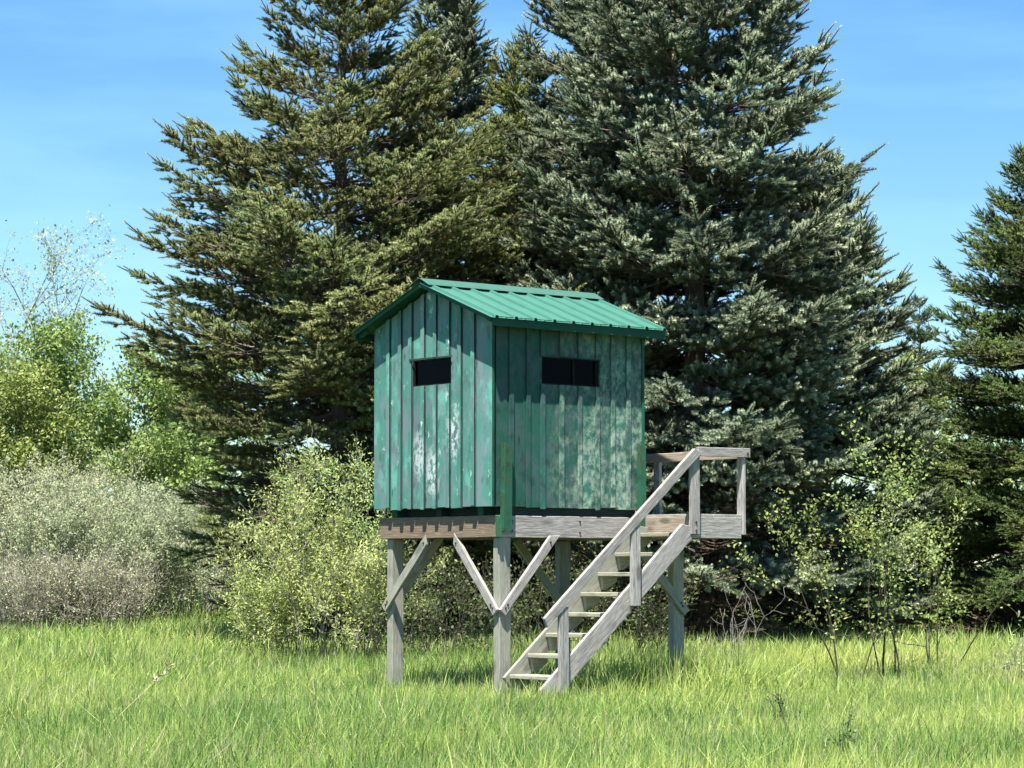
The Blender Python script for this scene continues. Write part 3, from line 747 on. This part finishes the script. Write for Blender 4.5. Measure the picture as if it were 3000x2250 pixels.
# ------------------------------------------------------------------ shrubs and broadleaf trees
def grow(r, base, direction, length, radius, depth, S, ends, bend=.25, nseg=6, split=3, ratio=.62, up=.25, minlen=.12):
    p = np.array(base, float); d = unit(np.array(direction, float)); step = length / nseg
    for i in range(nseg):
        d = unit(d + r.normal(0, bend, 3) * .5 + np.array([0, 0, up * .3]))
        q = p + d * step; r0 = radius * (1 - .75 * i / nseg); r1 = radius * (1 - .75 * (i + 1) / nseg)
        S.append((p.copy(), q.copy(), r0, r1))
        if depth > 0 and i >= 1:
            for _ in range(split if i == nseg - 1 else max(1, split - 1)):
                if r.random() < .75:
                    sd = unit(d * .8 + r.normal(0, .62, 3)); ln = length * ratio * r.uniform(.6, 1.1) * (1 - .35 * i / nseg)
                    if ln > minlen: grow(r, q, sd, ln, r1 * .7, depth - 1, S, ends, bend, max(3, nseg - 1), split, ratio, up, minlen)
        if depth <= 1 or i == nseg - 1: ends.append((p.copy(), q.copy(), depth))
        p = q
def make_plant(name, x, y, label, cat, seed, stems, height, spread, mat_leaf, mat_twig, nleaf, lsize, lw=.28, depth=2, base_r=.3, radius=.02, split=3, ratio=.6, up=.25, leaf_from=.0, group=None, jitter=.05, bend=.25, part='foliage', kk=3, lean=(0, 0), crown_only=False, stemname='stem'):
    r = np.random.default_rng(seed); g = float(gz(x, y)); root = empty(name, (x, y, g)); tag(root, label, cat, group)
    S, ends = [], []
    for s in range(stems):
        a = r.uniform(0, 2 * math.pi); rr = base_r * math.sqrt(r.random()); out_ = spread * r.uniform(.2, 1.)
        d = np.array([math.cos(a) * out_ + lean[0], math.sin(a) * out_ + lean[1], height])
        grow(r, (math.cos(a) * rr, math.sin(a) * rr, -.05), d, np.linalg.norm(d) * r.uniform(.6, .85), radius * r.uniform(.7, 1.1), depth, S, ends, bend, 6, split, ratio, up)
    P0 = np.array([s[0] for s in S]); P1 = np.array([s[1] for s in S]); R0_ = np.array([max(s[2], .0025) for s in S]); R1_ = np.array([max(s[3], .002) for s in S])
    V, F = tubes(P0, P1, R0_, R1_, kk); obj(stemname, mesh_np(stemname, V, F, mat_twig), root)
    if nleaf:
        E = np.array([np.concatenate([e[0], e[1]]) for e in ends]); zt = E[:, 5]
        keep = zt > leaf_from * zt.max(); E = E[keep]
        idx = r.integers(0, len(E), nleaf); t = r.random((nleaf, 1)); c = E[idx, :3] * (1 - t) + E[idx, 3:] * t + r.normal(0, jitter, (nleaf, 3))
        ax = unit(E[idx, 3:] - E[idx, :3]); d = unit(ax * .6 + r.normal(0, .6, (nleaf, 3)) + [0, 0, .15]); nr = unit(r.normal(0, .5, (nleaf, 3)) + [0, -.15, .75])
        l = lsize * r.uniform(.6, 1.25, nleaf); V, F = leaves(c, d, nr, l, l * lw)
        ti = np.repeat(np.clip(r.normal(.5, .28, nleaf) + .15 * np.sin(c[:, 0] * 5 + c[:, 2] * 4), 0, 1), 4)
        obj(part, mesh_np(part, V, F, mat_leaf, {'tint': ti, 'tip': np.zeros(len(V))}), root)
    return root
LF_SAGE = mat_foliage('sage_willow_leaves', (.32, .36, .20), (.42, .46, .28), (.3, .3, .2), .2, .35, .65, .15)
LF_LIME = mat_foliage('lime_shrub_leaves', (.26, .34, .09), (.44, .51, .19), (.3, .3, .2), .2, .35, .65, .15)
LF_DEEP = mat_foliage('deep_shrub_leaves', (.045, .065, .02), (.13, .16, .05), (.3, .3, .2), .2, .3, .5, .35)
LF_YEL = mat_foliage('fresh_yellow_green_leaves', (.15, .22, .045), (.33, .40, .12), (.3, .3, .2), .2, .35, .5, .3)
LF_PALE = mat_foliage('pale_poplar_leaves', (.28, .36, .20), (.42, .50, .32), (.3, .3, .2), .2, .35, .5, .3)
LF_APPLE = mat_foliage('sapling_leaves', (.20, .26, .06), (.40, .46, .16), (.3, .3, .2), .2, .35, .6, .2)
LF_FAR = mat_foliage('far_tree_leaves', (.07, .12, .035), (.20, .28, .08), (.3, .3, .2), .2, .3)

# sage willows along the far left edge of the meadow
for i, (px, Y, h, n, lab) in enumerate([(20, 43.5, 2.35, 9000, 'sage green willow shrub farthest left with bare reddish stems below'),
                                        (130, 45, 2.5, 9000, 'sage willow shrub between the leftmost shrub and the yellow-green tree'),
                                        (250, 43.2, 2.0, 8000, 'sage willow shrub below the slanting bare limb of the broadleaf tree'),
                                        (345, 45, 2.0, 8000, 'sage willow shrub in front of the pale tree trunk'),
                                        (455, 44, 2.15, 8500, 'bright sage willow shrub beside the big left spruce'),
                                        (575, 47, 2.0, 5000, 'sage willow shrub half hidden by the lowest left spruce boughs')]):
    make_plant('willow_shrub', wx(px, Y), Y, lab, 'shrub', 40 + i, 34, h, 1.0, LF_SAGE, M_TWIGR, int(n * 2.6), .055, .22, 2, .7, .012, 3, .5, .35, .30 if i < 4 else .12, group='sage willow shrubs at the far left')
for i, (px, lab) in enumerate([(25, 'reddish bare brush under the leftmost willow shrub'), (140, 'reddish bare brush second from the left edge'), (265, 'reddish bare brush nearest the green gap before the big spruce')]):
    make_plant('bare_brush', wx(px, 42), 42, lab, 'shrub', 150 + i, 52, 1.15, .5, LF_SAGE, M_TWIGR, 3800, .05, .2, depth=2, base_r=.75, radius=.012, split=3, ratio=.6, up=.4, group='bare brush at the far left')
# shrub left of the blind, in front of the left spruce
make_plant('leafy_shrub', wx(985, 33.2), 33.2, 'wide lime green shrub touching the left side of the platform', 'shrub', 60, 13, 1.8, 1.15, LF_LIME, M_TWIGG, 8500, .056, .19, 2, .4, .013, 3, .55, .3, .1, group='shrubs around the blind')
make_plant('leafy_shrub', wx(800, 33.4), 33.4, 'lower lime green shrub under the dead boughs of the left spruce', 'shrub', 61, 9, 1.25, .45, LF_LIME, M_TWIGG, 6500, .050, .19, 2, .35, .010, 3, .55, .3, .05, group='shrubs around the blind')
make_plant('leafy_shrub', wx(890, 33.8), 33.8, 'tall thin-stemmed lime shrub rising behind the wide shrub', 'shrub', 67, 8, 2.7, .5, LF_LIME, M_TWIGG, 5500, .050, .19, 2, .3, .010, 3, .45, .5, .2, group='shrubs around the blind')
make_plant('leafy_shrub', wx(1075, 34.2), 34.2, 'tall lime shrub rising close behind the left edge of the cabin', 'shrub', 68, 9, 2.8, .45, LF_LIME, M_TWIGG, 6500, .050, .19, 2, .3, .011, 3, .45, .5, .15, group='shrubs around the blind')
make_plant('leafy_shrub', wx(1290, 32.5), 32.5, 'deep green shrub seen between the left and near posts', 'shrub', 62, 14, 1.35, .8, LF_DEEP, M_TWIGD, 2400, .05, .28, 2, .4, .010, 3, .55, .3, .0, group='shrubs around the blind')
make_plant('leafy_shrub', wx(1560, 33.0), 33.0, 'deep green shrub with dark crooked stems right of the near post', 'shrub', 63, 14, 1.4, .8, LF_DEEP, M_TWIGD, 2100, .05, .28, 2, .4, .012, 3, .55, .3, .1, group='shrubs around the blind')
make_plant('leafy_shrub', wx(1840, 33.0), 33.0, 'dark twiggy shrub behind the stairs', 'shrub', 64, 12, 1.3, .8, LF_DEEP, M_TWIGD, 1875, .05, .28, 2, .4, .010, 3, .55, .3, .1, group='shrubs around the blind')
# saplings on the right
make_plant('young_tree', wx(2490, 28.6), 28.6, 'slim fruit sapling with pale leaves nearest the stair landing', 'sapling', 70, 3, 2.0, .45, LF_APPLE, M_TWIGD, 1400, .045, .32, 2, .12, .013, 2, .62, .5, .26, group='saplings right of the blind')
make_plant('young_tree', wx(2620, 29.2), 29.2, 'tallest forked fruit sapling with leafy upright shoots', 'sapling', 71, 4, 2.65, .5, LF_APPLE, M_TWIGD, 1800, .045, .32, 2, .18, .014, 2, .55, .6, .24, group='saplings right of the blind')
make_plant('young_tree', wx(2740, 30.4), 30.4, 'rear fruit sapling nearest the dark right-hand spruce', 'sapling', 72, 4, 1.9, .75, LF_APPLE, M_TWIGD, 1200, .045, .32, 2, .15, .013, 2, .6, .5, .18, group='saplings right of the blind')
make_plant('bare_shrub', wx(2170, 28), 28.0, 'leafless grey twiggy shrub right of the stair landing', 'shrub', 73, 4, 1.15, .35, None, M_TWIGG, 0, .05, depth=2, base_r=.05, radius=.009, split=2, ratio=.6, up=.5)
make_plant('bare_shrub', wx(3010, 28.5), 28.5, 'small pale twiggy shrub cut by the right edge of the view', 'shrub', 74, 5, .75, .5, LF_SAGE, M_TWIGG, 500, .04, depth=2, base_r=.1, radius=.008)
# broadleaf trees behind, left
make_plant('broadleaf_tree', wx(385, 49), 49, 'yellow-green broadleaf tree with a pale upright trunk', 'tree', 80, 3, 5.2, 1.1, LF_YEL, M_PALEBARK, 22000, .085, .32, 3, .12, .075, 3, .55, .35, .42, kk=5, lean=(-.4, 0), jitter=.10, group='broadleaf trees at the left')
make_plant('broadleaf_tree', wx(230, 51), 51, 'yellow-green broadleaf tree with dark slanting limbs', 'tree', 81, 5, 4.9, 1.9, LF_YEL, M_TWIGD, 22000, .085, .32, 3, .3, .06, 3, .55, .3, .30, kk=5, jitter=.10, group='broadleaf trees at the left')
make_plant('broadleaf_tree', wx(20, 50), 50, 'dense yellow-green broadleaf tree at the left edge of the view', 'tree', 82, 5, 4.2, 1.3, LF_YEL, M_TWIGD, 20000, .085, .32, 3, .3, .06, 3, .5, .3, .25, kk=5, jitter=.12, group='broadleaf trees at the left')
make_plant('broadleaf_tree', wx(-60, 60), 60, 'tall sparse pale-leaved tree with slanting limbs at far left', 'tree', 83, 4, 8.6, 2.9, LF_PALE, M_TWIGG, 6000, .075, .3, 3, .4, .10, 3, .45, .3, .5, kk=5, jitter=.10, bend=.3, group='broadleaf trees at the left')
make_plant('broadleaf_tree', wx(560, 56), 56, 'darker broadleaf tree seen through the left spruce boughs', 'tree', 84, 5, 4.0, 1.6, LF_FAR, M_TWIGG, 12000, .09, .35, 3, .4, .05, 3, .5, .3, .2, kk=4, jitter=.12, group='broadleaf trees at the left')
make_plant('bare_tree', wx(490, 60), 60, 'leafless twiggy treetop poking out beside the left spruce', 'tree', 85, 3, 6.6, .7, None, M_TWIGG, 0, .05, depth=3, base_r=.1, radius=.05, split=2, ratio=.4, up=.5)
make_plant('bare_tree', wx(2690, 62), 62, 'leafless grey tree in the gap before the right-hand spruce', 'tree', 86, 3, 6.3, 1.0, None, M_TWIGG, 0, .05, depth=3, base_r=.1, radius=.06, split=2, ratio=.45, up=.4)
make_plant('broadleaf_tree', wx(2800, 50), 50, 'light green broadleaf tree peeping out left of the right-hand spruce', 'tree', 87, 3, 4.6, .8, LF_YEL, M_TWIGG, 8000, .08, .32, 3, .2, .05, 3, .45, .4, .3, kk=4, jitter=.1)
# far woodland belt
def woodland():
    r = np.random.default_rng(90); n = 60000
    x = r.uniform(-34, 34, n); y = r.uniform(84, 92, n)
    top = 3.9 + 1.9 / (1 + np.exp(-(x - 6) * .7)) + .9 * np.sin(x * .55 + 1) + .8 * np.sin(x * 1.7) + .5 * np.sin(x * 3.9)
    z = .8 + top * r.random(n) ** .85
    c = np.stack([x, y, z], 1); d = unit(r.normal(0, 1, (n, 3))); nr = unit(r.normal(0, 1, (n, 3)))
    l = r.uniform(.10, .26, n); V, F = leaves(c, d, nr, l, l * .4)
    ti = np.repeat(np.clip(.5 + .35 * np.sin(x * .9) + r.normal(0, .2, n), 0, 1), 4)
    o = obj('distant_woodland', mesh_np('distant_woodland', V, F, LF_FAR, {'tint': ti, 'tip': np.zeros(len(V))}))
    tag(o, 'low belt of distant green woodland beyond the meadow', 'woodland', kind='stuff')
woodland()

# ------------------------------------------------------------------ grass
def blades(n, x, y, h, wd, r, lean_amt=.35, wind=(.10, .02), tint=None, name='grass'):
    z = gz(x, y); a = r.uniform(0, 2 * np.pi, n); la = np.abs(r.normal(0, lean_amt, n))
    dx = np.cos(a) * la + wind[0]; dy = np.sin(a) * la + wind[1]
    fa = r.uniform(-1.0, 1.0, n); sx, sy = np.cos(fa) * wd, np.sin(fa) * wd
    base = np.stack([x, y, z - .01], 1); s = np.stack([sx, sy, np.zeros(n)], 1)
    def at(t, q): return base + np.stack([dx * h * t ** q, dy * h * t ** q, h * t * (1 - .25 * la * t)], 1)
    m1 = at(.5, 1.8); tp = at(1., 1.8)
    V = np.stack([base - s, base + s, m1 - s * .75, m1 + s * .75, tp], 1).reshape(-1, 3)
    b0 = (np.arange(n) * 5)[:, None]
    F = np.concatenate([b0 + [[0, 1, 3]], b0 + [[0, 3, 2]], b0 + [[2, 3, 4]]])
    return V, F, np.repeat(tint, 5)
def noise2(x, y, s, seed):
    r = np.random.default_rng(seed); v = 0
    for k in range(6):
        a = r.uniform(0, 2 * np.pi); f = s * r.uniform(.6, 1.8); v = v + np.sin((x * np.cos(a) + y * np.sin(a)) * f + r.uniform(0, 6.3))
    return v / 6 ** .5 / 1.4
b = NB('meadow_grass_blades')
a = b.n('ShaderNodeAttribute'); a.attribute_name = 'tint'; a2 = b.n('ShaderNodeAttribute'); a2.attribute_name = 'dry'
rp = b.n('ShaderNodeValToRGB'); b.l(a.outputs['Fac'], rp.inputs[0])
e = rp.color_ramp.elements; e[0].position = 0; e[0].color = (.055, .14, .03, 1); e[1].position = 1; e[1].color = (.46, .52, .13, 1)
x_ = rp.color_ramp.elements.new(.35); x_.color = (.17, .29, .06, 1); x_ = rp.color_ramp.elements.new(.7); x_.color = (.35, .45, .11, 1)
col = b.mix(a2.outputs['Fac'], rp.outputs['Color'], (.46, .40, .24))
p = b.n('ShaderNodeBsdfPrincipled'); p.inputs['Roughness'].default_value = .5; p.inputs['Specular IOR Level'].default_value = .35; b.l(col, p.inputs['Base Color'])
tr = b.n('ShaderNodeBsdfTranslucent'); b.l(col, tr.inputs['Color']); m = b.n('ShaderNodeMixShader'); m.inputs[0].default_value = .32
b.l(p.outputs[0], m.inputs[1]); b.l(tr.outputs[0], m.inputs[2]); b.l(m.outputs[0], b.o.inputs['Surface']); M_GRASS = b.m
def build_grass():
    r = np.random.default_rng(5); VS, FS, TS, DS = [], [], [], []; off = 0
    for (y0, y1, n, w0, hs) in ((15.2, 20, 60000, .0042, 1.0), (20, 25.5, 66000, .0048, 1.0), (25.5, 34, 75000, .0058, 1.1), (34, 62, 80000, .0085, 1.05), (62, 100, 16000, .02, 1.2)):
        y = r.uniform(y0, y1, n); half = .1875 * y + 1.2; x = r.uniform(-1, 1, n) * half
        # clumping
        x += .05 * np.sin(x * 37 + y * 11); y += .05 * np.sin(y * 31 + x * 17)
        h = (.27 + .07 * noise2(x, y, 1.2, 3) + .045 * noise2(x, y, 5, 4)) * (.45 + .75 * r.random(n) ** .8 + .45 * (r.random(n) < .06)) * hs
        tall = np.exp(-((x - 1.75) / 1.0) ** 2 - ((y - 26.3) / .75) ** 2); h *= 1 + 1.25 * tall
        tuft = np.exp(-((x + 1.75) ** 2 + (y - 19.6) ** 2) / .09); h *= 1 + .25 * tuft
        h = np.clip(h, .06, .66)
        ti = .53 + .24 * noise2(x, y, .8, 8) + .14 * noise2(x, y, 3.5, 9) + r.normal(0, .24, n)
        ti += .27 * np.exp(-((x - 4.8) / 2.6) ** 2 - ((y - 31.5) / 4.) ** 2) - .4 * tuft - .18 * tall
        dry = np.clip((r.random(n) < .07 + .18 * np.clip(noise2(x, y, 1.6, 12), 0, 1)) * r.uniform(.4, 1, n), 0, 1)
        dry = np.clip(dry + (r.random(n) < .65 * np.exp(-((x - 5.7) / .8) ** 2 - ((y - 28.5) / 1.6) ** 2)) * .8, 0, 1)
        V, F, T = blades(n, x, y, h, w0 * r.uniform(.7, 1.3, n), r, .50, (.05, .0), np.clip(ti, 0, 1))
        VS.append(V); FS.append(F + off); TS.append(T); DS.append(np.repeat(dry, 5)); off += len(V)
    n = 2600; y = 15.5 + 24 * r.random(n) ** 1.2; x = r.uniform(-1, 1, n) * (.1875 * y + 1)          # thin stalks standing above the blades
    V, F, T = blades(n, x, y, r.uniform(.28, .5, n), r.uniform(.0014, .0026, n), r, .16, (.04, 0), np.where(r.random(n) < .6, r.uniform(0, .15, n), .9))
    VS.append(V); FS.append(F + off); TS.append(T); DS.append(np.repeat(np.where(r.random(n) < .3, .8, 0.), 5)); off += len(V)
    V = np.concatenate(VS); F = np.concatenate(FS)
    o = obj('grass', mesh_np('grass', V, F, M_GRASS, {'tint': np.concatenate(TS), 'dry': np.concatenate(DS)}))
    tag(o, 'tall fresh green meadow grass with scattered dry stalks', 'grass', kind='stuff')
build_grass()

# ------------------------------------------------------------------ weeds and dry stalks in the meadow
M_STRAW = mat_simple('dry_straw', (.55, .46, .28), .8, .1)
LF_WEED = mat_foliage('dark_weed_leaves', (.07, .12, .04), (.16, .22, .09), (.3, .3, .2), .2, .3)
for i, (px, py, h, n, lab) in enumerate([(2330, 2190, .62, 90, 'brown leaning weed with small leaves right of the stairs foot'),
                                         (2475, 2290, .50, 160, 'dark bushy weed near the bottom edge right of centre'),
                                         (2410, 2270, .35, 120, 'short reddish weed left of the dark bushy one'),
                                         (910, 2280, .32, 60, 'dark upright weed near the bottom edge left of centre')]):
    Y = 1.55 / ((py - 1680) / 8000 + .0105)
    make_plant('meadow_weed', wx(px, Y), Y, lab, 'weed', 120 + i, 3 if i else 2, h, .1 + .05 * i, LF_WEED, M_TWIGB, n, .03, .3, 1, .03, .004, 2, .5, .5, lean=(-.28, 0) if i == 0 else (0, 0), jitter=.01)
def stalk(px0, py0, dx, h, lab, mat, rad_=.004, head=True, Yo=None):
    Y = Yo or 1.55 / ((py0 - 1680) / 8000 + .0105); x = wx(px0, Y); g = float(gz(x, Y)); root = empty('dry_stalk', (x, Y, g)); tag(root, lab, 'stalk')
    pts = [(dx * (t / 8) ** 1.1, 0, h * (t / 8) - .02 + .0 * t) for t in range(9)]
    V, F = polytube(pts, [rad_ * (1 - .5 * t / 8) for t in range(9)], 5); obj('stem', mesh_np('stem', V, F, mat), root)
    if head:
        r = np.random.default_rng(int(px0)); n = 26; t = r.uniform(.78, 1.03, n); c = np.stack([dx * t ** 1.1, np.zeros(n), h * t], 1); d = unit(r.normal(0, .7, (n, 3)) + [dx, 0, h * .6])
        l = r.uniform(.03, .07, n); V, F = leaves(c, d, unit(r.normal(0, 1, (n, 3))), l, l * .15); obj('seed_head', mesh_np('seed_head', V, F, mat), root)
stalk(270, 2180, .62, .62, 'long straw stem leaning right over the grass at left', M_STRAW)
stalk(1092, 2020, .02, .62, 'dark thin dead stem standing beside the left post', M_TWIGD, .005, False, 26.2)
stalk(1112, 2020, -.05, .5, 'shorter dark dead stem beside the left post', M_TWIGD, .004, False, 26.4)
stalk(2240, 2215, -.35, .12, 'pale bent straw low in the grass right of the stairs', M_STRAW, .004, False)
stalk(100, 2200, .25, .10, 'fallen straw tuft low at the left', M_STRAW, .004, True)
